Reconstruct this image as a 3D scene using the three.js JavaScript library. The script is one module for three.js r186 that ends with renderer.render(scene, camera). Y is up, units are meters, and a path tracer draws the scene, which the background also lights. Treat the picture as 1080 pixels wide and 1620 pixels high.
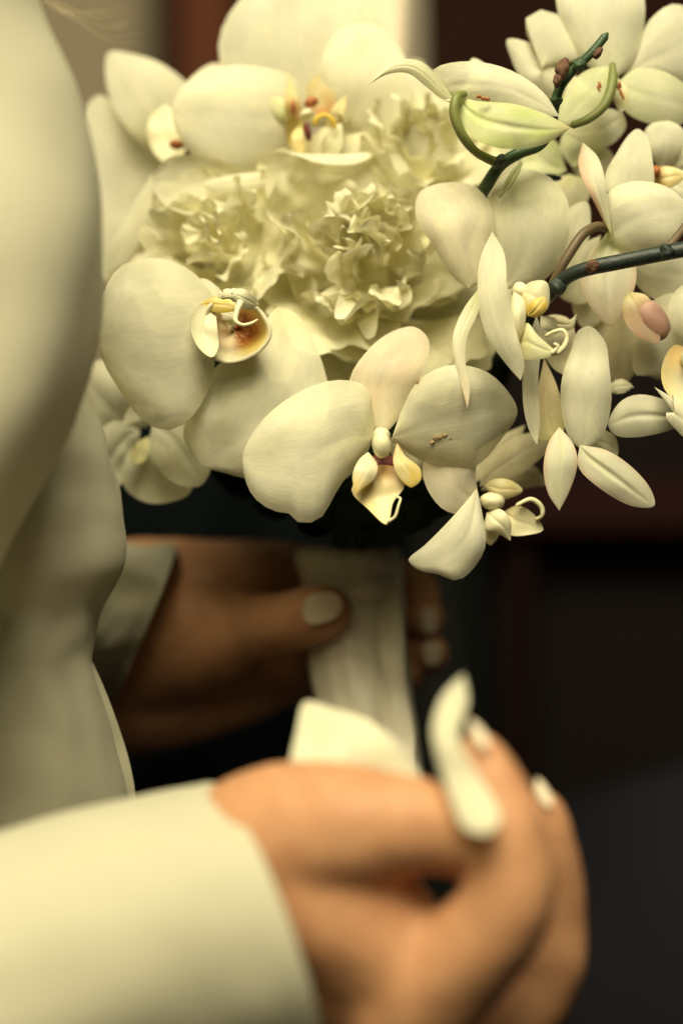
import * as THREE from 'three';
import { mergeGeometries, mergeVertices } from 'three/addons/utils/BufferGeometryUtils.js';
import { ImprovedNoise } from 'three/addons/math/ImprovedNoise.js';
import { RectAreaLightUniformsLib } from 'three/addons/lights/RectAreaLightUniformsLib.js';

// ---------------------------------------------------------------- camera, light, exposure
const scene = new THREE.Scene();
const EYE = 1.15;                                   // height of the lens above the floor
const camera = new THREE.PerspectiveCamera(2 * Math.atan(0.27) * 180 / Math.PI, 1080 / 1620, 0.05, 40);
camera.position.set(0, EYE, 0); camera.lookAt(0, EYE, -1);
camera.focus = 0.588; camera.userData.fStop = 3.3;
const renderer = new THREE.WebGLRenderer();
renderer.toneMapping = THREE.LinearToneMapping; renderer.toneMappingExposure = 1;
renderer.shadowMap.enabled = true;
scene.background = new THREE.Color().setRGB(0.006, 0.007, 0.007);
RectAreaLightUniformsLib.init();
function area(w, h, at, to, color, power) {
  const l = new THREE.RectAreaLight(new THREE.Color().setRGB(...color), power, w, h);
  l.position.set(...at); l.lookAt(...to); l.name = 'unseen_soft_light'; scene.add(l);
}
area(1.0, 0.8, [-0.05, EYE + 1.28, 0.22], [0.0, EYE - 0.02, -0.6], [1.0, 0.915, 0.64], 14.5);    // unseen soft light above, placed to light the flower tops
area(1.4, 1.2, [-0.40, EYE + 1.35, 1.15], [0.0, EYE - 0.02, -0.6], [1.0, 0.87, 0.52], 4.4);   // unseen warm light behind the camera, softens shade on front faces

// ---------------------------------------------------------------- helpers
const PN = new ImprovedNoise();
const noise = (x, y = 0, z = 0) => PN.noise(x + 11.3, y + 5.7, z + 2.1);
let seed = 7; const rnd = () => (seed = (seed * 16807) % 2147483647) / 2147483647;
const V = (x, y, z) => new THREE.Vector3(x, y, z);
const lerp = THREE.MathUtils.lerp, clamp = THREE.MathUtils.clamp, sstep = THREE.MathUtils.smoothstep;
// a direction of the photograph (pixels of 1080 x 1620) at a distance in millimetres
const P = (px, py, d) => V((px - 540) / 3000 * d / 1000, EYE - (py - 810) / 3000 * d / 1000, -d / 1000);
const used = {};
const numbered = (n) => { used[n] = (used[n] ?? -1) + 1; return used[n] ? n + '_' + String(used[n]).padStart(3, '0') : n; };
function thing(name, label, category, base, group, kind) {
  const o = new THREE.Group(); o.name = numbered(name); o.position.copy(base); scene.add(o);
  o.userData = { label, category }; if (group) o.userData.group = group; if (kind) o.userData.kind = kind;
  o.base0 = base.clone();
  return o;
}
function part(root, name, geo, mat, label) {         // geometry in world coordinates -> a child of its thing
  let r = root, b = V(0, 0, 0); while (r && r.base0) { b.add(r.base0); r = r.parentThing; }
  const g = geo.clone(); g.translate(-b.x, -b.y, -b.z);
  const m = new THREE.Mesh(g, mat); m.name = name; m.castShadow = m.receiveShadow = true; root.add(m);
  m.base0 = V(0, 0, 0); m.parentThing = root; if (label) m.userData.label = label;
  return m;
}
function structure(name, geo, mat) { const m = new THREE.Mesh(geo, mat); m.name = name; m.userData.kind = 'structure'; m.castShadow = m.receiveShadow = true; scene.add(m); return m; }
function gridGeo(nu, nv, f, colorAt) {
  const pos = [], uv = [], col = [], idx = [];
  for (let j = 0; j <= nv; j++) for (let i = 0; i <= nu; i++) {
    const u = i / nu, v = j / nv, p = f(u, v); pos.push(p.x, p.y, p.z); uv.push(u, v);
    const c = colorAt ? colorAt(u, v) : [1, 1, 1]; col.push(...c);
  }
  for (let j = 0; j < nv; j++) for (let i = 0; i < nu; i++) { const a = j * (nu + 1) + i, b = a + 1, c = a + nu + 1, d = c + 1; idx.push(a, b, c, b, d, c); }
  const g = new THREE.BufferGeometry();
  g.setAttribute('position', new THREE.Float32BufferAttribute(pos, 3)); g.setAttribute('uv', new THREE.Float32BufferAttribute(uv, 2));
  g.setAttribute('color', new THREE.Float32BufferAttribute(col, 3)); g.setIndex(idx); g.computeVertexNormals(); return g;
}
// a sheet with real thickness: the grid, its back and a rim
function shell(nu, nv, f, th, colorAt) {
  const g = gridGeo(nu, nv, f, colorAt), n = g.attributes.normal, p = g.attributes.position, N = p.count, W = nu + 1;
  const pos = [...p.array], uv = [...g.attributes.uv.array], col = [...g.attributes.color.array], nor = [...n.array], idx = [...g.index.array];
  const len = (k) => Math.hypot(n.getX(k), n.getY(k), n.getZ(k)) || 1;
  for (let k = 0; k < N; k++) {
    const i = k % W, j = (k / W) | 0, e = Math.min(i / nu, 1 - i / nu) * 2, t = th * (0.55 + 0.45 * Math.sqrt(e)), L = len(k);
    pos.push(p.getX(k) - n.getX(k) / L * t, p.getY(k) - n.getY(k) / L * t, p.getZ(k) - n.getZ(k) / L * t);
    nor.push(-n.getX(k), -n.getY(k), -n.getZ(k)); uv.push(i / nu, j / nv); col.push(g.attributes.color.getX(k), g.attributes.color.getY(k), g.attributes.color.getZ(k));
  }
  for (let q = 0, m = g.index.array; q < m.length; q += 3) idx.push(m[q] + N, m[q + 2] + N, m[q + 1] + N);
  const rim = []; for (let i = 0; i <= nu; i++) rim.push(i); for (let j = 1; j <= nv; j++) rim.push(j * W + nu);
  for (let i = nu - 1; i >= 0; i--) rim.push(nv * W + i); for (let j = nv - 1; j > 0; j--) rim.push(j * W);
  for (let q = 0; q < rim.length; q++) { const a = rim[q], b = rim[(q + 1) % rim.length]; idx.push(a, a + N, b, b, a + N, b + N); }
  const o = new THREE.BufferGeometry();
  o.setAttribute('position', new THREE.Float32BufferAttribute(pos, 3)); o.setAttribute('normal', new THREE.Float32BufferAttribute(nor, 3));
  o.setAttribute('uv', new THREE.Float32BufferAttribute(uv, 2)); o.setAttribute('color', new THREE.Float32BufferAttribute(col, 3)); o.setIndex(idx); return o;
}
const mix3 = (a, b, k) => [lerp(a[0], b[0], k), lerp(a[1], b[1], k), lerp(a[2], b[2], k)];
const table = (a, s) => { const x = s * (a.length - 1), i = Math.min(a.length - 2, Math.floor(x)), k = x - i, q = k * k * (3 - 2 * k); return lerp(a[i], a[i + 1], q); };
const curve = (pts) => new THREE.CatmullRomCurve3(pts.map(([x, y]) => V(x, y, 0)), false, 'centripetal');
// pigments of the flowers (linear base colours); the faint brown is painted shade
const WHITE = [1, 1, 1], GREEN = [0.62, 0.80, 0.20], PINK = [1.0, 0.66, 0.62], YELLOW = [1.0, 0.72, 0.06], ORANGE = [0.72, 0.22, 0.02], SHADE_BROWN = [0.97, 0.92, 0.84], ROSE = [0.95, 0.50, 0.42], LEMON = [0.98, 0.92, 0.52];
// petal from its two edges, base -> tip; d = distances in mm along it, cup < 0 bulges to the viewer (mm), side tilts across
let pseed = 0;
// the outline runs base -> left edge -> tip -> right edge -> base; each edge is resampled by its length
function edges(o) {
  const t = o.t, l = o.L.at(-1), r = o.R.at(-1), a = [l[0] - t[0], l[1] - t[1]], b = [r[0] - t[0], r[1] - t[1]];
  const sharp = (a[0] * b[0] + a[1] * b[1]) / (Math.hypot(...a) * Math.hypot(...b) || 1) > 0.45;
  const K = 14, run = (c, i0, n, tot) => { const q = []; for (let i = 0; i <= n * K; i++) q.push(c.getPoint((i0 + i / K) / tot)); return q; };
  let A, B;
  if (sharp) { A = run(curve([o.b, ...o.L, t]), 0, o.L.length + 1, o.L.length + 1); B = run(curve([o.b, ...o.R, t]), 0, o.R.length + 1, o.R.length + 1); }
  else { const p = [o.b, ...o.L, t, ...[...o.R].reverse(), o.b], c = curve(p), n = p.length - 1; A = run(c, 0, o.L.length + 1, n); B = run(c, o.L.length + 1, o.R.length + 1, n).reverse(); }
  const at = (q) => { const len = [0]; for (let i = 1; i < q.length; i++) len.push(len[i - 1] + q[i].distanceTo(q[i - 1])); return (s) => { const x = s * len.at(-1); let i = 1; while (i < q.length - 1 && len[i] < x) i++; return q[i - 1].clone().lerp(q[i], (x - len[i - 1]) / (len[i] - len[i - 1] || 1)); }; };
  return [at(A), at(B)];
}
function petal(o) {
  const [left, right] = edges(o), sd = ++pseed * 3.17;
  const { d, side = 0, ruf = 1.2, th = 0.55, nu = 20, nv = 26, rib = 0.5, jag = 0 } = o, cup = (o.cup ?? -5) * 0.28, curl = (o.curl ?? 0) * 0.55, mean = (d[0] + d[2]) / 2, dd = [d[0], lerp(mean, d[1], 0.42), d[2]];
  const f = (u, v) => {
    const s = clamp(0.5 - 0.5 * Math.cos(Math.PI * v), 0, 1), a = left(s), b = right(s), w = 2 * u - 1, arc = Math.sin(Math.PI * s);
    const edge = Math.abs(w), jg = jag * noise(u * 14, s * 14, sd) * Math.pow(edge, 4);
    const x = lerp(a.x, b.x, u) + jg, y = lerp(a.y, b.y, u) + jag * noise(u * 13 + 7, s * 11, sd) * s * s;
    let z = table(dd, s) + side * w * arc + cup * (1 - w * w) * arc + curl * Math.pow(Math.max(0, edge - 0.45) / 0.55, 2) * arc;
    z += rib * Math.exp(-w * w * 60) * (1 - s) * arc + ruf * (0.6 + 0.9 * edge * arc) * noise(x / 75, y / 75, sd) + ruf * 0.1 * noise(x / 28, y / 28, sd + 9);
    return P(x, y, z);
  };
  const tn = o.tint ?? [];
  const colorAt = (u, v) => {
    const s = 0.5 - 0.5 * Math.cos(Math.PI * v), w = Math.abs(2 * u - 1); let c = o.c ?? WHITE;
    const m = 0.75 + 0.5 * noise(u * 3, s * 4, sd + 4);
    for (const [kind, pig, amt, reach = 0.3] of tn) {
      const k = kind === 'base' ? Math.exp(-Math.pow(s / reach, 2)) : kind === 'tip' ? Math.exp(-Math.pow((1 - s) / reach, 2)) : kind === 'rim' ? Math.pow(w, 6) : kind === 'mid' ? Math.exp(-Math.pow(w / reach, 2)) : kind === 'left' ? sstep(1 - u, 0.45, 1) : kind === 'right' ? sstep(u, 0.45, 1) : 1;
      c = mix3(c, pig, clamp(amt * k * m, 0, 1));
    }
    return c;
  };
  return o.sheet ? gridGeo(nu, nv, f, colorAt) : shell(nu, nv, f, th * 0.6 / 1000, colorAt);
}
function tube(pts, radii, seg = 40, rad = 12, wob = 0) {   // pts = world vectors, radii in m
  const c = new THREE.CatmullRomCurve3(pts, false, 'centripetal'), fr = c.computeFrenetFrames(seg, false), r = Array.isArray(radii) ? radii : [radii, radii];
  const g = gridGeo(rad, seg, (u, v) => {
    const k = Math.round(v * seg), p = c.getPointAt(v), a = u * 2 * Math.PI; let R = table(r, v) * (1 + wob * noise(Math.cos(a) * 1.5, Math.sin(a) * 1.5, v * 14));
    if (k === 0 || k === seg) R *= 0.25; 
    return p.addScaledVector(fr.normals[k], Math.cos(a) * R).addScaledVector(fr.binormals[k], Math.sin(a) * R);
  });
  const m = mergeVertices((g.deleteAttribute('normal'), g.deleteAttribute('uv'), g), 1e-6); m.computeVertexNormals();
  m.setAttribute('uv', new THREE.Float32BufferAttribute(new Float32Array(m.attributes.position.count * 2).map((_, i) => m.attributes.position.array[(i >> 1) * 3 + (i & 1)] * 40), 2));
  return m;
}
const stroke = (pp, rpx, seg, wob) => { const d = pp[0][2]; return tube(pp.map(([x, y, z]) => P(x, y, z)), (Array.isArray(rpx) ? rpx : [rpx, rpx]).map((r) => r * d / 3e6), seg, 12, wob); };
function blob(px, py, d, rx, ry, rz, turn = 0, wob = 0.08) {     // rounded lump, radii in px / px / mm
  const g = new THREE.SphereGeometry(1, 22, 16), p = g.attributes.position, k = d / 3e6, c = P(px, py, d), s = ++pseed;
  for (let i = 0; i < p.count; i++) {
    const x = p.getX(i), y = p.getY(i), z = p.getZ(i), q = 1 + wob * noise(x * 1.4 + s, y * 1.4, z * 1.4), X = x * rx * k * q, Y = y * ry * k * q;
    p.setXYZ(i, c.x + X * Math.cos(turn) - Y * Math.sin(turn), c.y + X * Math.sin(turn) + Y * Math.cos(turn), c.z + z * rz / 1000 * q);
  }
  g.computeVertexNormals(); g.setAttribute('color', new THREE.Float32BufferAttribute(new Float32Array(p.count * 3).fill(1), 3)); return g;
}
// skin: tapered capsules joined by a smooth minimum, meshed with surface nets
function flesh(palm, fingers, cell, kp = 0.007, kf = 0.0015) {
  const mk = ([x, y, d, r]) => ({ p: P(x, y, d), r: r / 1000 });
  const bones = (ch0) => { const cj = ch0.map(mk), cv = new THREE.CatmullRomCurve3(cj.map((q) => q.p), false, 'centripetal'), nn = (cj.length - 1) * 4, o = [], j = []; for (let i = 0; i <= nn; i++) { const x = i / 4, k = Math.min(cj.length - 2, Math.floor(x)); j.push({ p: cv.getPoint(i / nn), r: lerp(cj[k].r, cj[k + 1].r, x - k) }); } for (let i = 0; i + 1 < j.length; i++) o.push([j[i].p, j[i].r, j[i + 1].p, j[i + 1].r]); return o; };
  const PB = palm.flatMap(bones), FB = fingers.map(bones), all = [...PB, ...FB.flat()];
  const lo = V(9, 9, 9), hi = V(-9, -9, -9);
  for (const [a, ra, b, rb] of all) for (const [p, r] of [[a, ra], [b, rb]]) { lo.min(p.clone().subScalar(r + 0.006)); hi.max(p.clone().addScalar(r + 0.006)); }
  const cap = (x, y, z, [a, ra, b, rb]) => { const bx = b.x - a.x, by = b.y - a.y, bz = b.z - a.z, t = clamp(((x - a.x) * bx + (y - a.y) * by + (z - a.z) * bz) / (bx * bx + by * by + bz * bz), 0, 1); return Math.hypot(x - a.x - bx * t, y - a.y - by * t, z - a.z - bz * t) - lerp(ra, rb, t); };
  const smin = (a, b, k) => { const h = Math.max(k - Math.abs(a - b), 0) / k; return Math.min(a, b) - h * h * k * 0.25; };
  const field = (x, y, z) => {
    let p = 1; for (const b of PB) p = smin(p, cap(x, y, z, b), kp);
    let q = 1; for (const ch of FB) { let e = 1; for (const b of ch) e = smin(e, cap(x, y, z, b), 0.003); q = smin(q, e, kf); }
    return smin(p, q, kp * 0.8) + 0.0005 * noise(x * 90, y * 90, z * 90) + 0.00016 * noise(x * 420, y * 420, z * 420);
  };
  return nets(lo, hi, cell, field);
}
function nets(lo, hi, c, field) {
  const nx = Math.ceil((hi.x - lo.x) / c) + 1, ny = Math.ceil((hi.y - lo.y) / c) + 1, nz = Math.ceil((hi.z - lo.z) / c) + 1, F = new Float32Array(nx * ny * nz), at = (i, j, k) => i + nx * (j + ny * k);
  for (let k = 0; k < nz; k++) for (let j = 0; j < ny; j++) for (let i = 0; i < nx; i++) F[at(i, j, k)] = field(lo.x + i * c, lo.y + j * c, lo.z + k * c);
  const id = new Int32Array(nx * ny * nz).fill(-1), pos = [], idx = [], E = [[0, 1], [2, 3], [4, 5], [6, 7], [0, 2], [1, 3], [4, 6], [5, 7], [0, 4], [1, 5], [2, 6], [3, 7]];
  for (let k = 0; k < nz - 1; k++) for (let j = 0; j < ny - 1; j++) for (let i = 0; i < nx - 1; i++) {
    const v = []; for (let q = 0; q < 8; q++) v.push(F[at(i + (q & 1), j + ((q >> 1) & 1), k + (q >> 2))]);
    const inn = v.filter((x) => x < 0).length; if (!inn || inn === 8) continue;
    let x = 0, y = 0, z = 0, n = 0;
    for (const [a, b] of E) if (v[a] < 0 !== v[b] < 0) { const t = v[a] / (v[a] - v[b]); x += lerp(a & 1, b & 1, t); y += lerp((a >> 1) & 1, (b >> 1) & 1, t); z += lerp(a >> 2, b >> 2, t); n++; }
    id[at(i, j, k)] = pos.length / 3; pos.push(lo.x + (i + x / n) * c, lo.y + (j + y / n) * c, lo.z + (k + z / n) * c);
  }
  const quad = (a, b, d, e, flip) => { if (Math.min(a, b, d, e) < 0) return; flip ? idx.push(a, d, b, a, e, d) : idx.push(a, b, d, a, d, e); };
  for (let k = 1; k < nz - 1; k++) for (let j = 1; j < ny - 1; j++) for (let i = 1; i < nx - 1; i++) {
    const s = F[at(i, j, k)] < 0;
    if (s !== F[at(i + 1, j, k)] < 0) quad(id[at(i, j - 1, k - 1)], id[at(i, j, k - 1)], id[at(i, j, k)], id[at(i, j - 1, k)], !s);
    if (s !== F[at(i, j + 1, k)] < 0) quad(id[at(i - 1, j, k - 1)], id[at(i - 1, j, k)], id[at(i, j, k)], id[at(i, j, k - 1)], !s);
    if (s !== F[at(i, j, k + 1)] < 0) quad(id[at(i - 1, j - 1, k)], id[at(i, j - 1, k)], id[at(i, j, k)], id[at(i - 1, j, k)], !s);
  }
  const g = new THREE.BufferGeometry(); g.setAttribute('position', new THREE.Float32BufferAttribute(pos, 3)); g.setIndex(idx); g.computeVertexNormals();
  const uv = []; for (let i = 0; i < pos.length; i += 3) uv.push(pos[i] * 30, pos[i + 1] * 30); g.setAttribute('uv', new THREE.Float32BufferAttribute(uv, 2));
  return g;
}
// ring = [top, bottom, front] given as [px, py, mm]; a sleeve or garment fold between rings, open at its end with a turned-in hem
function sleeve(rings, { folds = 0.0015, nv = 60, nu = 64, hem = true, freq = 5, sd = 1 } = {}) {
  const cs = [0, 1, 2].map((q) => new THREE.CatmullRomCurve3(rings.map((r) => P(...r[q])), false, 'centripetal'));
  const at = (u, v, k) => {
    const [t, b, f] = cs.map((c) => c.getPoint(v)), c = t.clone().add(b).multiplyScalar(0.5), a = 2 * Math.PI * u;
    const va = t.sub(c), vb = f.sub(c), q = k + folds * noise(Math.cos(a) * 1.6 + sd, Math.sin(a) * 1.6, v * freq) / va.length() * 1.4 + folds * 0.5 * noise(Math.cos(a) * 3, Math.sin(a) * 3 + sd, v * freq * 2.3) / va.length();
    return c.addScaledVector(va, Math.cos(a) * q).addScaledVector(vb, Math.sin(a) * q);
  };
  const vv = []; for (let j = 0; j <= nv; j++) vv.push([j / nv, 1]);
  if (hem) { vv.push([1.0, 0.985], [0.995, 0.955], [0.97, 0.945], [0.9, 0.93], [0.8, 0.92]); vv[nv] = [1, 0.995]; vv[nv - 1] = [1 - 0.35 / nv, 1]; }
  const g = gridGeo(nu, vv.length - 1, (u, v) => { const [a, k] = vv[Math.round(v * (vv.length - 1))]; return at(u, a, k); });
  const uv = g.attributes.uv; for (let i = 0; i < uv.count; i++) uv.setXY(i, uv.getX(i) * 10, uv.getY(i) * 10);
  return g;
}

// ---------------------------------------------------------------- materials
function tex(n, f, srgb) {
  const a = new Uint8Array(n * n * 4);
  for (let y = 0; y < n; y++) for (let x = 0; x < n; x++) { const c = f(x / n, y / n); for (let k = 0; k < 3; k++) a[(y * n + x) * 4 + k] = clamp(Array.isArray(c) ? c[k] : c, 0, 1) * 255; a[(y * n + x) * 4 + 3] = 255; }
  const t = new THREE.DataTexture(a, n, n); t.magFilter = THREE.LinearFilter; t.minFilter = THREE.LinearMipmapLinearFilter; t.generateMipmaps = true; t.wrapS = t.wrapT = THREE.RepeatWrapping; if (srgb) t.colorSpace = THREE.SRGBColorSpace; t.needsUpdate = true; return t;
}
const veins = tex(512, (u, v) => {                   // fine lengthwise veins fanning out from the base, and cell grain
  const w = (u - 0.5) * 2, x = w * (9 + 5 * v) + 0.5 * noise(u * 4, v * 5), r = Math.abs(Math.sin(x * 3.1 + noise(u * 9, v * 4) * 1.2));
  return 0.55 - 0.30 * Math.pow(1 - r, 5) + 0.10 * noise(u * 40, v * 40) + 0.07 * noise(u * 110, v * 110);
});
const mottle = tex(256, (u, v) => { const k = 0.965 + 0.05 * noise(u * 5, v * 6, 3) + 0.03 * noise(u * 24, v * 26, 5); return [k, k, k * (0.985 + 0.03 * noise(u * 7, v * 7, 8))]; }, true);
const weave = tex(256, (u, v) => 0.5 + 0.22 * Math.sin((u + v) * 2 * Math.PI * 32) + 0.12 * Math.sin((u - v) * 2 * Math.PI * 16) + 0.2 * noise(u * 60, v * 60));
const pores = tex(256, (u, v) => 0.5 + 0.25 * noise(u * 40, v * 40) + 0.2 * noise(u * 90, v * 90));
const skinMap = tex(256, (u, v) => { const a = noise(u * 5, v * 5), b = noise(u * 22, v * 22, 4); return [0.96 + 0.04 * a, 0.93 + 0.06 * a + 0.04 * b, 0.92 + 0.07 * a + 0.04 * b]; }, true);
const rgb = (r, g, b) => new THREE.Color().setRGB(r, g, b);
const phys = (o) => new THREE.MeshPhysicalMaterial({ side: THREE.DoubleSide, ...o });
const M = {
  petal: phys({ color: rgb(0.94, 0.91, 0.71), vertexColors: true, roughness: 0.7, transmission: 0.34, thickness: 0, bumpMap: veins, bumpScale: 0.00008, map: mottle, specularIntensity: 0.4, sheen: 0.25, sheenRoughness: 0.6, sheenColor: rgb(0.9, 0.88, 0.75) }),
  peony: phys({ color: rgb(0.95, 0.92, 0.72), vertexColors: true, roughness: 0.8, transmission: 0.35, thickness: 0, bumpMap: veins, bumpScale: 0.00004, map: mottle, specularIntensity: 0.35 }),
  lip: phys({ color: rgb(0.84, 0.80, 0.56), vertexColors: true, roughness: 0.42, transmission: 0.12, thickness: 0, map: mottle, specularIntensity: 0.7 }),
  column: phys({ color: rgb(0.84, 0.80, 0.52), roughness: 0.45, specularIntensity: 0.6 }),
  throat: phys({ color: rgb(0.42, 0.13, 0.03), roughness: 0.5 }),
  bruise: phys({ color: rgb(0.34, 0.24, 0.11), roughness: 0.8 }),
  maroon: phys({ color: rgb(0.16, 0.03, 0.025), roughness: 0.6 }),
  yellow: phys({ color: rgb(0.80, 0.56, 0.05), roughness: 0.5 }),
  stem: phys({ color: rgb(0.045, 0.085, 0.035), roughness: 0.42, bumpMap: pores, bumpScale: 0.0002 }),
  darkStem: phys({ color: rgb(0.022, 0.034, 0.026), roughness: 0.45, bumpMap: pores, bumpScale: 0.0002 }),
  pedicel: phys({ color: rgb(0.20, 0.22, 0.06), roughness: 0.5, bumpMap: pores, bumpScale: 0.0001 }),
  brownPedicel: phys({ color: rgb(0.13, 0.09, 0.045), roughness: 0.5, bumpMap: pores, bumpScale: 0.0001 }),
  node: phys({ color: rgb(0.17, 0.08, 0.045), roughness: 0.7, bumpMap: pores, bumpScale: 0.0004 }),
  bud: phys({ color: rgb(0.72, 0.42, 0.34), roughness: 0.55, bumpMap: pores, bumpScale: 0.0001 }),
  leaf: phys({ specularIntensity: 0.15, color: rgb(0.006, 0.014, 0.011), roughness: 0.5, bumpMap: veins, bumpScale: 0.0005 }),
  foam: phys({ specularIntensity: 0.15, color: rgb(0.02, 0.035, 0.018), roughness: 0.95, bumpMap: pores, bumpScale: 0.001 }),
  satin: phys({ color: rgb(0.90, 0.84, 0.68), roughness: 0.34, sheen: 0.5, sheenRoughness: 0.4, sheenColor: rgb(0.9, 0.85, 0.75), bumpMap: weave, bumpScale: 0.00005 }),
  suit: phys({ color: rgb(0.56, 0.53, 0.385), roughness: 0.85, bumpMap: weave, bumpScale: 0.00012, sheen: 0.3, sheenColor: rgb(0.9, 0.88, 0.7) }),
  skin: phys({ color: rgb(0.64, 0.345, 0.18), roughness: 0.52, bumpMap: pores, bumpScale: 0.00012, map: skinMap, specularIntensity: 0.6, sheen: 0.2, sheenColor: rgb(0.8, 0.35, 0.2) }),
  nail: phys({ color: rgb(0.78, 0.66, 0.48), roughness: 0.4 }),
  hair: phys({ color: rgb(0.5, 0.42, 0.25), roughness: 0.4 }),
  taupe: phys({ specularIntensity: 0.15, color: rgb(0.28, 0.23, 0.16), roughness: 0.9, bumpMap: pores, bumpScale: 0.001 }),
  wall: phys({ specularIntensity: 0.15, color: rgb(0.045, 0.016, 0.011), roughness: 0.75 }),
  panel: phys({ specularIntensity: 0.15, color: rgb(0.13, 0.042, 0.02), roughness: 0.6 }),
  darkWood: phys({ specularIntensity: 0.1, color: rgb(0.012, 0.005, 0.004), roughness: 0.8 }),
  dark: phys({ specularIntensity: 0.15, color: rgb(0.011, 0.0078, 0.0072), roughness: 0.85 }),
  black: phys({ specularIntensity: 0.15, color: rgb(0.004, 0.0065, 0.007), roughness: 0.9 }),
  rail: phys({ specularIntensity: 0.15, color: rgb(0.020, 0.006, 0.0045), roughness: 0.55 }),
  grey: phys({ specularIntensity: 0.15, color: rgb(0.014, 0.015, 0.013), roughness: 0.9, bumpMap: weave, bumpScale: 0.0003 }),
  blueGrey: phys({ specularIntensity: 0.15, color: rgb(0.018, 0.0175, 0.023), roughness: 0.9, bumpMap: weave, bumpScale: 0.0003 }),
  cream: phys({ specularIntensity: 0.15, color: rgb(0.82, 0.70, 0.52), roughness: 0.9, bumpMap: weave, bumpScale: 0.0003 }),
};

// ---------------------------------------------------------------- the place behind (all out of focus)
const bw = P(540, 810, 2400);
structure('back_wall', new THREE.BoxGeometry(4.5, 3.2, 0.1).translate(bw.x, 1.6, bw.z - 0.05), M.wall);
function post(name, label, cat, x0, x1, y0, y1, d, depth, mat, round = 0.02) {       // a rounded upright seen between px x0..x1
  const a = P(x0, y1, d), b = P(x1, y0, d), w = b.x - a.x, h = b.y - a.y, s = new THREE.Shape(), r = Math.min(round, w * 0.49, depth * 0.49);
  s.moveTo(-w / 2 + r, 0); s.lineTo(w / 2 - r, 0); s.quadraticCurveTo(w / 2, 0, w / 2, r); s.lineTo(w / 2, depth - r); s.quadraticCurveTo(w / 2, depth, w / 2 - r, depth); s.lineTo(-w / 2 + r, depth); s.quadraticCurveTo(-w / 2, depth, -w / 2, depth - r); s.lineTo(-w / 2, r); s.quadraticCurveTo(-w / 2, 0, -w / 2 + r, 0);
  const g = new THREE.ExtrudeGeometry(s, { depth: h, bevelEnabled: true, bevelSize: 0.004, bevelThickness: 0.004, bevelSegments: 2, curveSegments: 8 });
  g.rotateX(-Math.PI / 2); g.translate((a.x + b.x) / 2, a.y, a.z);
  const m = new THREE.Mesh(g, mat); m.name = numbered(name); m.castShadow = m.receiveShadow = true; m.userData = { label, category: cat }; scene.add(m); return m;
}
// cloth standing upright with soft folds between two edges given in pixels (top to bottom)
function drape(name, label, cat, Lp, Rp, d, depthMm, mat, folds = 4, th = 3) {
  const l = curve(Lp), r = curve(Rp), root = thing(name, label, cat, P((Lp.at(-1)[0] + Rp.at(-1)[0]) / 2, Lp.at(-1)[1], d));
  const g = shell(48, 36, (u, v) => { const a = l.getPoint(v), b = r.getPoint(v); return P(lerp(a.x, b.x, u), lerp(a.y, b.y, u), d - depthMm * Math.sqrt(Math.max(0, 1 - Math.pow(2 * u - 1, 2))) + 6 * Math.sin(u * folds * 6.28 + v * 2) + 8 * noise(u * 3, v * 2, d)); }, th / 1000);
  part(root, 'cloth', g, mat); return root;
}
post('pillar', 'taupe plastered pillar blurred behind the left orchids', 'pillar', -420, 236, -300, 1700, 1500, 0.3, M.taupe, 0.05);
post('wood_panel', 'red-brown wooden panel blurred behind the topmost orchid', 'panel', 262, 372, -300, 900, 1650, 0.10, M.panel, 0.045);
drape('hanging_cloth', 'pale cream cloth blurred behind the right side of the topmost orchid', 'cloth', [[470, -200], [470, 200], [470, 420]], [[668, -200], [676, 100], [676, 420]], 900, 60, M.cream, 2);
{
  const bench = thing('bench', 'dark reddish wooden bench with black back, blurred below the right-hand orchids', 'bench', P(1000, 1700, 1500));
  const box = (x0, x1, y0, y1, d, t) => { const p = P(x0, y1, d), q = P(x1, y0, d); return new THREE.BoxGeometry(q.x - p.x, q.y - p.y, t).translate((p.x + q.x) / 2, (p.y + q.y) / 2, p.z); };
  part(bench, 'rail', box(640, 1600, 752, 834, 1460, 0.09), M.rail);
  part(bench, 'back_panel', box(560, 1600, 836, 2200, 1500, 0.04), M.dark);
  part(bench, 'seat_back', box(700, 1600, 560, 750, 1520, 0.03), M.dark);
}
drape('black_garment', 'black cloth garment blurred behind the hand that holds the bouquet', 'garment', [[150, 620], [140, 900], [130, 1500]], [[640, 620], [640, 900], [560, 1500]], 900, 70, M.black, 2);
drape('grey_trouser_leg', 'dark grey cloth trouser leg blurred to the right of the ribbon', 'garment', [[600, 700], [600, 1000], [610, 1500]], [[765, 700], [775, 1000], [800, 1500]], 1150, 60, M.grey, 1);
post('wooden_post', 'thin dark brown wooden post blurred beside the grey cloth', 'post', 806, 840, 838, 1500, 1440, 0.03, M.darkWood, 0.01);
{
  const bl = thing('veil_sheet', 'added bluish grey sheet imitating lens veil beyond the fingers, sloping towards the bench', 'cloth', P(1100, 1900, 900));
  part(bl, 'cloth', shell(40, 40, (u, v) => { const k = clamp(0.25 * u + 0.85 * v, 0, 1.1); return P(820 + 520 * u, 1290 - 150 * u + 800 * v, 1350 - 620 * Math.pow(k, 2.4) + 10 * noise(u * 3, v * 3)); }, 0.003), M.blueGrey);  // added sheet, sloped and coloured to imitate lens veil at lower right
}

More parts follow.
